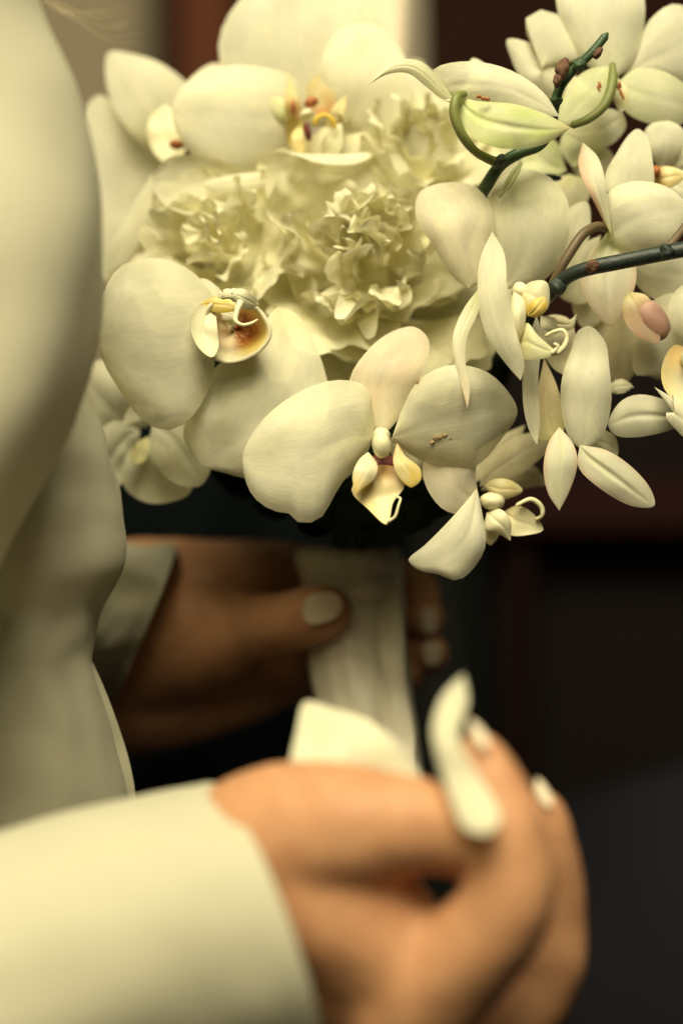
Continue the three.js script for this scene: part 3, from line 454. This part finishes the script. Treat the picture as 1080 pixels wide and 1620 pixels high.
// A: big blossom at the top
flower('orchid_flower', 'largest white orchid with yellow heart at the top of the bouquet', 'orchid', [505, 190, 670], [
  { n: S, b: [500, 200], t: [505, -60], L: [[420, 185], [362, 130], [345, 78], [362, 22], [415, -30]], R: [[575, 190], [615, 120], [612, 30], [575, -30]], d: [664, 654, 668], cup: -7, curl: 4, th: 0.8 },
  { b: [484, 190], t: [272, 180], L: [[465, 125], [395, 104], [325, 112], [284, 142]], R: [[462, 240], [420, 262], [350, 272], [300, 242]], d: [658, 640, 648], cup: -8, curl: 4, th: 0.9 },
  { b: [528, 200], t: [586, 38], L: [[508, 150], [514, 80], [542, 44]], R: [[600, 215], [652, 150], [628, 68]], d: [656, 644, 656], cup: -6, th: 0.9 },
  { b: [530, 215], t: [742, 220], L: [[570, 130], [635, 100], [710, 130]], R: [[580, 275], [650, 312], [725, 296]], d: [660, 648, 656], cup: -8, th: 0.9 },
  { n: S, b: [300, 170], t: [338, 100], L: [[285, 150], [305, 120]], R: [[370, 160], [365, 110]], d: [664, 660, 666], cup: -3, tint: [['all', PINK, 0.2]] },
  { n: S, b: [460, 262], t: [241, 285], L: [[400, 268], [320, 246], [262, 252]], R: [[440, 300], [380, 326], [315, 342], [258, 322]], d: [652, 640, 634], cup: 8, curl: -3, th: 1.0 },
  { n: S, b: [455, 280], t: [316, 292], L: [[420, 272], [350, 280]], R: [[420, 296], [345, 306]], d: [644, 634, 632], cup: -3, th: 1.0 },
  { n: S, b: [530, 372], t: [505, 258], L: [[440, 345], [418, 285], [436, 240], [468, 246]], R: [[620, 345], [652, 290], [622, 238], [560, 260]], d: [652, 638, 630], cup: -4 },
], (f) => {
  const lip = part(f, 'lip', shell(32, 12, (u, v) => { const a = u * 4.4 - 0.6, r = 0.3 + 0.7 * Math.sqrt(v); return P(498 + 44 * r * Math.cos(a), 208 + 50 * r * Math.sin(a), 656 - 14 * v + 3 * noise(a, v)); }, 0.0009, (u, v) => mix3(mix3(WHITE, YELLOW, 0.55), GREEN, 0.3 * (1 - v))), M.lip);
  const thin = (name, o) => part(lip, name, petal({ sheet: true, ruf: 1.5, ...o }), M.lip);
  thin('side_lobe', { b: [470, 192], t: [457, 114], L: [[452, 172], [453, 140]], R: [[478, 172], [465, 140]], d: [648, 642, 646], cup: -2, tint: [['all', YELLOW, 0.5], ['base', ORANGE, 0.6, 0.4]] });
  thin('side_lobe', { b: [470, 188], t: [428, 158], L: [[452, 192], [432, 178]], R: [[462, 168], [442, 154]], d: [650, 646, 648], cup: -2, tint: [['all', GREEN, 0.35]] });
  thin('side_lobe', { b: [506, 186], t: [508, 116], L: [[484, 160], [490, 128]], R: [[532, 165], [524, 128]], d: [652, 650, 652], cup: 3, tint: [['all', YELLOW, 0.4], ['base', ORANGE, 0.9, 0.4]] });
  thin('side_lobe', { b: [516, 198], t: [548, 150], L: [[522, 176], [536, 160]], R: [[536, 196], [545, 175]], d: [646, 642, 645], cup: -2, tint: [['all', YELLOW, 0.5]] });
  thin('side_lobe', { b: [474, 198], t: [476, 244], L: [[462, 212], [464, 236]], R: [[482, 212], [482, 236]], d: [642, 637, 638], cup: -2, tint: [['all', YELLOW, 0.6]] });
  thin('mid_lobe', { b: [505, 240], t: [540, 196], L: [[512, 218], [526, 202]], R: [[522, 256], [540, 236]], d: [642, 636, 638], cup: -3, tint: [['all', GREEN, 0.12]] });
  part(lip, 'throat', blob(492, 162, 643, 12, 8, 3, 0.4), M.throat);
  part(lip, 'throat', blob(464, 170, 641, 5, 11, 3), M.throat);
  part(lip, 'column', blob(484, 182, 641, 12, 8, 4, 0.5), M.column);
  part(lip, 'tendril', stroke([[498, 200, 636], [500, 188, 635], [514, 182, 635], [526, 190, 635], [530, 205, 636]], [4, 3, 3], 24), M.yellow);
  part(lip, 'slit', blob(486, 208, 638, 6, 16, 3, 0.25), M.maroon);
});
// B: blurred blossom behind the left sleeve
flower('orchid_flower', 'white orchid with pointed upper petal between the ivory sleeve and the largest orchid', 'orchid', [262, 245, 700], [
  { b: [272, 250], t: [172, 83], L: [[218, 222], [180, 168], [167, 120]], R: [[298, 215], [308, 150], [262, 104], [214, 86]], d: [684, 674, 682], cup: -6, th: 0.9, tint: [['base', LEMON, 0.6, 0.4]] },
  { b: [262, 270], t: [134, 175], L: [[215, 420], [150, 440], [122, 300]], R: [[240, 214], [190, 172], [158, 150]], d: [692, 686, 694], cup: -7, th: 0.9 },
  { n: S, b: [158, 438], t: [246, 270], L: [[170, 395], [218, 312]], R: [[196, 420], [236, 345]], d: [668, 662, 664], cup: -3, th: 0.9 },
  { n: S, b: [165, 450], t: [292, 300], L: [[192, 385], [248, 300]], R: [[225, 418], [240, 350], [275, 320]], d: [678, 672, 674], cup: -3, c: [0.95, 0.88, 0.72] },
  { n: S, b: [260, 270], t: [330, 420], L: [[228, 330], [230, 420]], R: [[330, 300], [370, 370]], d: [690, 694, 700], cup: 4, c: LEMON },
], (f) => {
  const lip = part(f, 'lip', petal({ b: [262, 165], t: [270, 262], L: [[236, 190], [240, 235]], R: [[286, 190], [292, 240]], d: [674, 668, 664], cup: -3, tint: [['all', YELLOW, 0.12], ['tip', GREEN, 0.2, 0.4]] }), M.lip);
  part(lip, 'throat', blob(280, 229, 660, 13, 8, 3), M.throat);
});
// M: blossoms behind, at the right
flower('orchid_flower', 'yellow-green orchid deep among the stems under the side-on blossom', 'orchid', [900, 270, 640], [
  { b: [895, 270], t: [828, 225], L: [[850, 290], [825, 260]], R: [[880, 225], [850, 210]], d: [636, 632, 634], cup: 4, tint: [['all', GREEN, 0.5]] },
  { b: [905, 265], t: [925, 195], L: [[885, 235], [895, 205]], R: [[950, 240], [950, 205]], d: [636, 632, 634], cup: 4, tint: [['all', GREEN, 0.35]] },
  { b: [900, 275], t: [880, 345], L: [[860, 290], [850, 330]], R: [[935, 290], [920, 330]], d: [636, 630, 632], cup: -4, tint: [['all', LEMON, 0.5]] },
  { b: [905, 270], t: [975, 262], L: [[930, 235], [960, 235]], R: [[935, 300], [965, 300]], d: [638, 634, 634], cup: -4 },
  { b: [880, 270], t: [808, 300], L: [[845, 255], [815, 270]], R: [[850, 310], [820, 318]], d: [634, 630, 630], cup: -4, tint: [['all', GREEN, 0.3]] },
], (f) => part(f, 'slit', blob(871, 281, 624, 17, 6, 2, -0.1), M.leaf));
flower('orchid_flower', 'white orchid with orange-yellow heart cut off below the large open orchid', 'orchid', [1045, 275, 636], [
  { b: [1046, 270], t: [1048, 190], L: [[1024, 240], [1020, 205]], R: [[1075, 240], [1080, 205]], d: [626, 620, 624], cup: -4, th: 0.8 },
  { b: [1052, 268], t: [1125, 215], L: [[1065, 235], [1095, 205]], R: [[1085, 275], [1120, 255]], d: [628, 622, 624], cup: -4, th: 0.8 },
  { b: [1050, 285], t: [1120, 320], L: [[1080, 275], [1115, 290]], R: [[1065, 315], [1095, 335]], d: [628, 624, 624], cup: -4, th: 0.8 },
], (f) => {
  const lip = part(f, 'lip', petal({ b: [1032, 285], t: [1085, 276], L: [[1040, 266], [1062, 264]], R: [[1045, 300], [1070, 292]], d: [622, 616, 614], cup: -4, tint: [['all', YELLOW, 0.5], ['base', ORANGE, 0.8, 0.35]] }), M.lip);
  part(lip, 'throat', blob(1036, 272, 616, 8, 10, 3), M.throat);
});
// N: shaded blossoms low on the left
flower('orchid_flower', 'shaded orchid with creased petals tucked low behind the jacket edge', 'orchid', [225, 690, 670], [
  { b: [212, 668], t: [122, 585], L: [[160, 690], [118, 650]], R: [[205, 615], [165, 570]], d: [650, 640, 640], cup: -3, ruf: 3 },
  { b: [222, 680], t: [150, 760], L: [[180, 665], [140, 715]], R: [[215, 730], [190, 768]], d: [652, 644, 640], cup: -3, ruf: 4, rib: 2 },
  { b: [236, 690], t: [240, 797], L: [[200, 720], [198, 772]], R: [[285, 728], [302, 778]], d: [648, 638, 636], cup: -3, ruf: 5, rib: 2 },
  { b: [240, 672], t: [318, 768], L: [[238, 715], [272, 762]], R: [[300, 660], [336, 720]], d: [640, 628, 628], cup: -3, ruf: 4, rib: 2 },
  { b: [232, 676], t: [212, 640], L: [[196, 672]], R: [[250, 655]], d: [646, 642, 642], cup: -2, ruf: 3 },
], (f) => part(f, 'lip', petal({ b: [234, 690], t: [212, 735], L: [[218, 700], [206, 718]], R: [[236, 715], [226, 732]], d: [640, 632, 632], cup: 3, tint: [['all', LEMON, 0.6]] }), M.lip));
// ---------------------------------------------------------------- peonies
function peony(label, cx, cy, d, R, axis, rings, sd) {
  const f = thing('peony', label, 'peony', P(cx, cy, d + 20), 'white peonies of the bouquet'), c = P(cx, cy, d), az = V(...axis).normalize(), ax = V(0, 1, 0).cross(az).normalize(), ay = az.clone().cross(ax);
  let q = sd;
  rings.forEach(([n0, rho, close, wid0, len = 1], ri) => {
    const n = Math.round(n0 * 1.4), wid = wid0 * 0.8;
    for (let k = 0; k < n; k++) {
      q += 1.37; const phi = k / n * 6.283 + ri * 2.4 + 0.8 * noise(q, 1.3), W = wid * (1 + 0.4 * noise(q, 7.1)), s = q, th0 = rho * 1.5 + 0.18 * noise(q, 3.3), cl = close * (1 + 0.7 * noise(q, 9.2)), Rr = R * len * (1 + 0.16 * noise(q, 5.7)), skew = 0.5 * noise(q, 11.3), jx = 0.30 * R * noise(q, 13.7), jy = 0.30 * R * noise(q, 17.9), jz = 0.12 * R * noise(q, 19.1);
      const g = gridGeo(26, 18, (u, v) => {                    // a petal rising along the ball and closing or opening at its frilled tip
        const w = 2 * u - 1, tip = 1 - 0.22 * Math.pow(Math.abs(w), 3) - 0.20 * Math.abs(noise(u * 3, s)) - 0.06 * Math.abs(noise(u * 9, s + 3)) - 0.10 * Math.exp(-Math.pow(w - 0.2 * skew, 2) * 80), t = v * tip;
        const wd = W * (0.3 + 0.7 * Math.sin(Math.min(1, t * 1.1) * 1.57)), a = phi + (w + skew * t * t) * wd, ru = t * t;
        const pol = th0 + cl * Math.pow(t, 1.8) + 0.05 * w * w, r = Rr * (0.30 + 0.70 * Math.pow(t, 0.75)) * (1 + 0.16 * ru * noise(u * 2.6, t * 2.2, s) + 0.07 * ru * noise(u * 8, t * 4, s + 5)) - 0.05 * Rr * w * w;
        const p2 = pol + ru * (0.24 * noise(u * 3.2, t * 2, s + 8) + 0.05 * noise(u * 8, t * 4, s + 2)) / (0.5 + rho);
        return c.clone().addScaledVector(az, -0.12 * R + jz).addScaledVector(ax, jx).addScaledVector(ay, jy).addScaledVector(ax, Math.cos(a) * Math.sin(p2) * r).addScaledVector(ay, Math.sin(a) * Math.sin(p2) * r).addScaledVector(az, Math.cos(p2) * r);
      }, (u, v) => mix3(WHITE, LEMON, 0.25 * Math.exp(-Math.pow(v / 0.5, 2)) + 0.1));
      part(f, 'petal', g, M.peony);
    }
  });
  part(f, 'heart', new THREE.IcosahedronGeometry(R * 0.32, 3).translate(c.x - az.x * R * 0.2, c.y - az.y * R * 0.2, c.z - az.z * R * 0.2), M.column);
}
peony('full ruffled white peony in the middle of the bouquet', 580, 440, 654, 0.050, [-0.10, 0.22, 1], [[4, 0.05, -0.02, 1.3, 1.0], [6, 0.20, -0.05, 1.0, 1.02], [7, 0.36, -0.05, 0.85, 1.0], [8, 0.52, -0.03, 0.75, 1.02], [8, 0.70, 0.02, 0.7, 1.03], [8, 0.88, 0.1, 0.68, 1.06]], 3);
peony('smaller ruffled peony above the orange-throated orchid', 368, 406, 652, 0.034, [-0.30, 0.30, 1], [[3, 0.06, -0.05, 1.5, 1.0], [4, 0.30, -0.10, 1.15, 1.0], [5, 0.55, -0.05, 0.95, 1.02], [6, 0.82, 0.08, 0.8, 1.06]], 40);
peony('pale peony half hidden under the largest orchid', 660, 275, 668, 0.038, [0.0, 0.35, 1], [[3, 0.06, -0.05, 1.5, 1.0], [4, 0.30, -0.10, 1.15, 1.0], [5, 0.55, -0.05, 0.95, 1.02], [6, 0.82, 0.08, 0.8, 1.06]], 80);

// ---------------------------------------------------------------- orchid stems
{
  const s = thing('orchid_spray', 'dark green orchid stem with brown bud scales rising to a cut tip', 'spray', P(762, 308, 600), 'orchid stems');
  part(s, 'stalk', stroke([[600, 700, 672], [700, 480, 650], [756, 318, 612], [770, 292, 602], [792, 260, 598], [822, 241, 596], [852, 230, 597], [870, 205, 598], [876, 170, 596], [884, 140, 594], [905, 112, 592], [935, 84, 590], [961, 52, 590]], [8, 9, 10, 10, 9, 10, 9, 8, 7, 6], 110, 0.12), M.stem);
  part(s, 'joint', blob(789, 256, 594, 13, 10, 3, 0.4, 0.3), M.darkStem);
  part(s, 'bud_scale', blob(889, 110, 588, 11, 17, 2.6, -0.35, 0.35), M.node);
  part(s, 'bud_scale', blob(881, 128, 587, 7, 10, 2.2, -0.2, 0.35), M.node);
  part(s, 'node', blob(878, 160, 595, 12, 8, 2.6, 0.2, 0.3), M.stem);
  part(s, 'node', blob(915, 103, 590, 11, 10, 2.4, 0.6, 0.3), M.stem);
  part(s, 'bud_scale', blob(945, 84, 588, 6, 10, 2, -0.7, 0.3), M.node);
  part(s, 'stipule', petal({ b: [790, 312], t: [826, 256], L: [[798, 288], [812, 266]], R: [[808, 296], [822, 272]], d: [598, 596, 596], cup: -2, tint: [['all', GREEN, 0.5]] }), M.petal);
  const t = thing('orchid_spray', 'nearly black orchid stem with a bud scale, leaving past the pink-backed orchid', 'spray', P(868, 468, 604), 'orchid stems');
  part(t, 'stalk', stroke([[620, 760, 672], [760, 600, 650], [845, 490, 606], [872, 462, 592], [900, 436, 587], [936, 423, 584], [1000, 410, 582], [1050, 400, 580], [1120, 388, 578]], [8, 9, 11, 11, 10, 10, 11, 11], 90, 0.12), M.darkStem);
  part(t, 'bud_scale', blob(936, 421, 580, 11, 9, 2.6, 0.3, 0.35), M.node);
  part(t, 'node', blob(1053, 399, 579, 14, 13, 2.8, 0, 0.3), M.darkStem);
  part(t, 'node', blob(880, 454, 588, 14, 14, 3, 0, 0.3), M.darkStem);
  part(t, 'pedicel', stroke([[870, 458, 592], [884, 428, 590], [902, 398, 590], [922, 370, 592], [945, 358, 596], [962, 362, 600]], [7, 8, 8, 7], 30), M.brownPedicel);
  part(t, 'pedicel', stroke([[1052, 396, 582], [1066, 380, 584], [1090, 350, 588]], [7, 7], 14), M.brownPedicel);
}

// ---------------------------------------------------------------- the person: two hands and the ivory suit
{
  const me = thing('person', 'person in an ivory suit holding the bouquet and pinching a loose petal', 'person', P(0, 1700, 560));
  const near = flesh([
    [[120, 1500, 492, 27], [340, 1455, 490, 26], [470, 1430, 484, 24], [560, 1480, 480, 20], [640, 1580, 476, 16]],
    [[340, 1480, 500, 24], [560, 1560, 500, 20], [740, 1665, 500, 15]],
    [[340, 1490, 515, 20], [560, 1590, 520, 18], [700, 1680, 522, 14]],
    [[370, 1385, 482, 21], [455, 1335, 472, 18.5], [560, 1312, 462, 14.5]],
    [[400, 1410, 478, 20], [510, 1420, 470, 17.5], [592, 1486, 468, 14.8], [670, 1570, 466, 13]],
  ], [
    [[560, 1310, 462, 14.0], [655, 1305, 456, 10.4], [712, 1320, 456, 8.4], [736, 1334, 456, 6.6]],
    [[640, 1605, 466, 14], [728, 1520, 458, 12.2], [800, 1432, 452, 10.2], [806, 1345, 452, 8.4], [792, 1272, 454, 7.0], [756, 1192, 458, 5.2]],
    [[750, 1680, 494, 13], [858, 1535, 488, 9.4], [868, 1432, 486, 8.0], [866, 1355, 483, 6.8], [856, 1282, 480, 4.9]],
    [[720, 1700, 506, 12], [850, 1570, 502, 9.4], [856, 1460, 500, 8], [840, 1350, 500, 5.5]],
    [[690, 1700, 524, 11], [800, 1590, 522, 8.4], [815, 1500, 520, 7], [800, 1420, 518, 5]],
  ], 0.0019, 0.0045, 0.0005);
  const deep = (a) => a.map((ch) => ch.map(([x, y, d, r]) => [x, y, d + 40, r * 1.06]));
  const far = flesh(deep([
    [[40, 1010, 690, 30], [190, 985, 686, 26], [250, 955, 684, 21], [430, 918, 694, 13]],
    [[60, 1080, 690, 26], [200, 1080, 690, 24], [300, 1090, 692, 17], [450, 1060, 698, 12]],
    [[200, 1020, 680, 24], [280, 1010, 668, 19], [340, 1003, 658, 15]],
    [[250, 1000, 690, 20], [440, 980, 698, 13]],
  ]), deep([
    [[340, 1003, 658, 14], [400, 994, 648, 10.6], [452, 985, 638, 9.3], [498, 971, 631, 8.5], [522, 965, 630, 6.8]],
    [[430, 912, 694, 12], [540, 915, 704, 9.5], [635, 925, 696, 8.5], [664, 940, 682, 7.4]],
    [[440, 950, 698, 12], [540, 965, 706, 9.8], [640, 975, 696, 8.8], [672, 980, 680, 7.4]],
    [[445, 1010, 700, 12], [540, 1020, 706, 9.4], [640, 1030, 696, 8.4], [678, 1035, 682, 7.0]],
    [[450, 1062, 698, 11], [540, 1070, 704, 8.4], [625, 1068, 696, 7.4], [646, 1064, 684, 6.2]],
  ]), 0.0021);
  part(me, 'hand', near, M.skin, 'hand pinching a rolled petal between thumb and finger');
  part(me, 'hand', far, M.skin, 'shaded hand gripping the ribbon handle');
  const nail = (o) => part(me, 'fingernail', petal({ cup: -1.5, ruf: 0, rib: 0, th: 0.7, nu: 12, nv: 14, ...o }), o.m ?? M.nail);
  nail({ b: [770, 1184], t: [742, 1136], L: [[755, 1178], [744, 1156]], R: [[772, 1172], [759, 1150]], d: [449, 451, 455] });
  nail({ b: [870, 1278], t: [849, 1230], L: [[857, 1270], [846, 1248]], R: [[873, 1266], [862, 1244]], d: [474, 475, 479] });
  nail({ b: [478, 966], t: [541, 956], L: [[486, 944], [528, 938]], R: [[486, 986], [530, 978]], d: [661, 656, 660] });
  nail({ b: [664, 968], t: [690, 982], L: [[672, 960], [688, 966]], R: [[670, 998], [688, 1000]], d: [713, 709, 713] });
  nail({ b: [668, 1020], t: [698, 1034], L: [[676, 1014], [694, 1020]], R: [[674, 1050], [692, 1050]], d: [715, 711, 715] });
  // ivory suit
  part(me, 'sleeve', sleeve([[[-420, 1440, 470], [-160, 1930, 470], [-200, 1650, 420]], [[-200, 1372, 478], [20, 1860, 478], [-20, 1620, 428]], [[0, 1310, 484], [190, 1800, 484], [160, 1560, 434]], [[180, 1263, 488], [340, 1745, 488], [330, 1520, 438]], [[335, 1240, 490], [498, 1722, 490], [474, 1502, 440]]], { folds: 0.001, freq: 3 }), M.suit, 'wide ivory sleeve of the arm whose hand pinches the petal');
  part(me, 'upper_sleeve', sleeve([[[44, -160, 540], [-520, -160, 540], [-238, -160, 478]], [[62, 0, 538], [-500, 0, 538], [-220, 0, 476]], [[118, 140, 536], [-450, 160, 536], [-170, 150, 474]], [[156, 270, 534], [-400, 300, 534], [-130, 290, 470]], [[167, 400, 532], [-380, 430, 532], [-110, 420, 466]], [[156, 540, 530], [-390, 560, 530], [-120, 560, 464]], [[112, 670, 528], [-420, 690, 528], [-160, 690, 462]], [[50, 800, 526], [-460, 820, 526], [-220, 820, 462]], [[-5, 915, 524], [-500, 940, 524], [-280, 940, 462]], [[-60, 1040, 522], [-540, 1060, 522], [-330, 1060, 462]]], { folds: 0.002, hem: false, freq: 3, sd: 4 }), M.suit);
  part(me, 'jacket_front', sleeve([[[120, 480, 612], [-300, 480, 612], [-60, 480, 575]], [[132, 600, 612], [-300, 600, 612], [-60, 600, 573]], [[158, 672, 612], [-290, 680, 612], [-40, 680, 570]], [[187, 750, 612], [-280, 760, 612], [-30, 760, 568]], [[195, 815, 612], [-270, 820, 612], [-20, 820, 568]], [[186, 890, 612], [-270, 900, 612], [-20, 900, 568]], [[160, 960, 612], [-280, 970, 612], [-30, 970, 570]], [[143, 1020, 612], [-290, 1030, 612], [-30, 1030, 568]], [[152, 1085, 612], [-290, 1090, 612], [-20, 1090, 566]], [[170, 1170, 612], [-290, 1180, 612], [-10, 1180, 566]], [[185, 1300, 612], [-290, 1310, 612], [-10, 1310, 566]], [[190, 1480, 612], [-290, 1490, 612], [-10, 1490, 566]]], { folds: 0.003, hem: false, freq: 5, sd: 9, nv: 90 }), M.suit);
  part(me, 'jacket_hem', petal({ b: [138, 1030], t: [216, 1300], L: [[100, 1120], [110, 1220]], R: [[168, 1098], [196, 1176], [212, 1245]], d: [606, 604, 606], cup: -8, ruf: 2, th: 1.4, c: WHITE }), M.suit);
  part(me, 'cuff', sleeve([[[-60, 850, 728], [-150, 1120, 728], [-70, 990, 668]], [[90, 852, 726], [10, 1110, 726], [60, 985, 664]], [[190, 858, 724], [100, 1100, 724], [150, 975, 660]], [[278, 866, 724], [182, 1100, 724], [240, 978, 660]]], { folds: 0.003, freq: 3, sd: 14 }), M.suit, 'ivory cuff around the wrist of the hand holding the bouquet');
  const hair = []; for (let k = 0; k < 16; k++) { const a = rnd(), b = rnd(), y0 = -30 + 40 * a; hair.push(tube([P(-20 + 60 * b, y0 - 20, 640), P(90 + 20 * a, 5 + 22 * b + y0 * 0.2, 636), P(130 + 50 * b, 18 + 60 * a * b, 640), P(150 + 80 * a, 10 + 90 * b * b, 648)], [0.00008, 0.00006], 24, 5)); }
  part(me, 'hair', mergeGeometries(hair), M.hair, 'loose blond hair strands beside the sleeve');
}
{
  const p = thing('loose_petal', 'rolled cream petal pinched upright between thumb and finger', 'petal', P(765, 1320, 446));
  part(p, 'blade', petal({ b: [768, 1322], t: [733, 1066], L: [[735, 1310], [712, 1262], [690, 1195], [684, 1150], [700, 1100]], R: [[792, 1298], [770, 1246], [738, 1195], [724, 1160], [740, 1110]], d: [436, 446, 460], cup: -5, th: 2.0, ruf: 0.8 }), M.petal);
  const q = thing('loose_petal', 'broad cream petal standing up behind the thumb, against the ribbon', 'petal', P(560, 1260, 476));
  part(q, 'blade', petal({ b: [560, 1290], t: [482, 1110], L: [[470, 1260], [458, 1225], [468, 1160]], R: [[660, 1280], [668, 1240], [632, 1180], [580, 1138], [520, 1118]], d: [462, 474, 492], cup: -4, th: 0.9, ruf: 1 }), M.petal);
}
renderer.render(scene, camera);
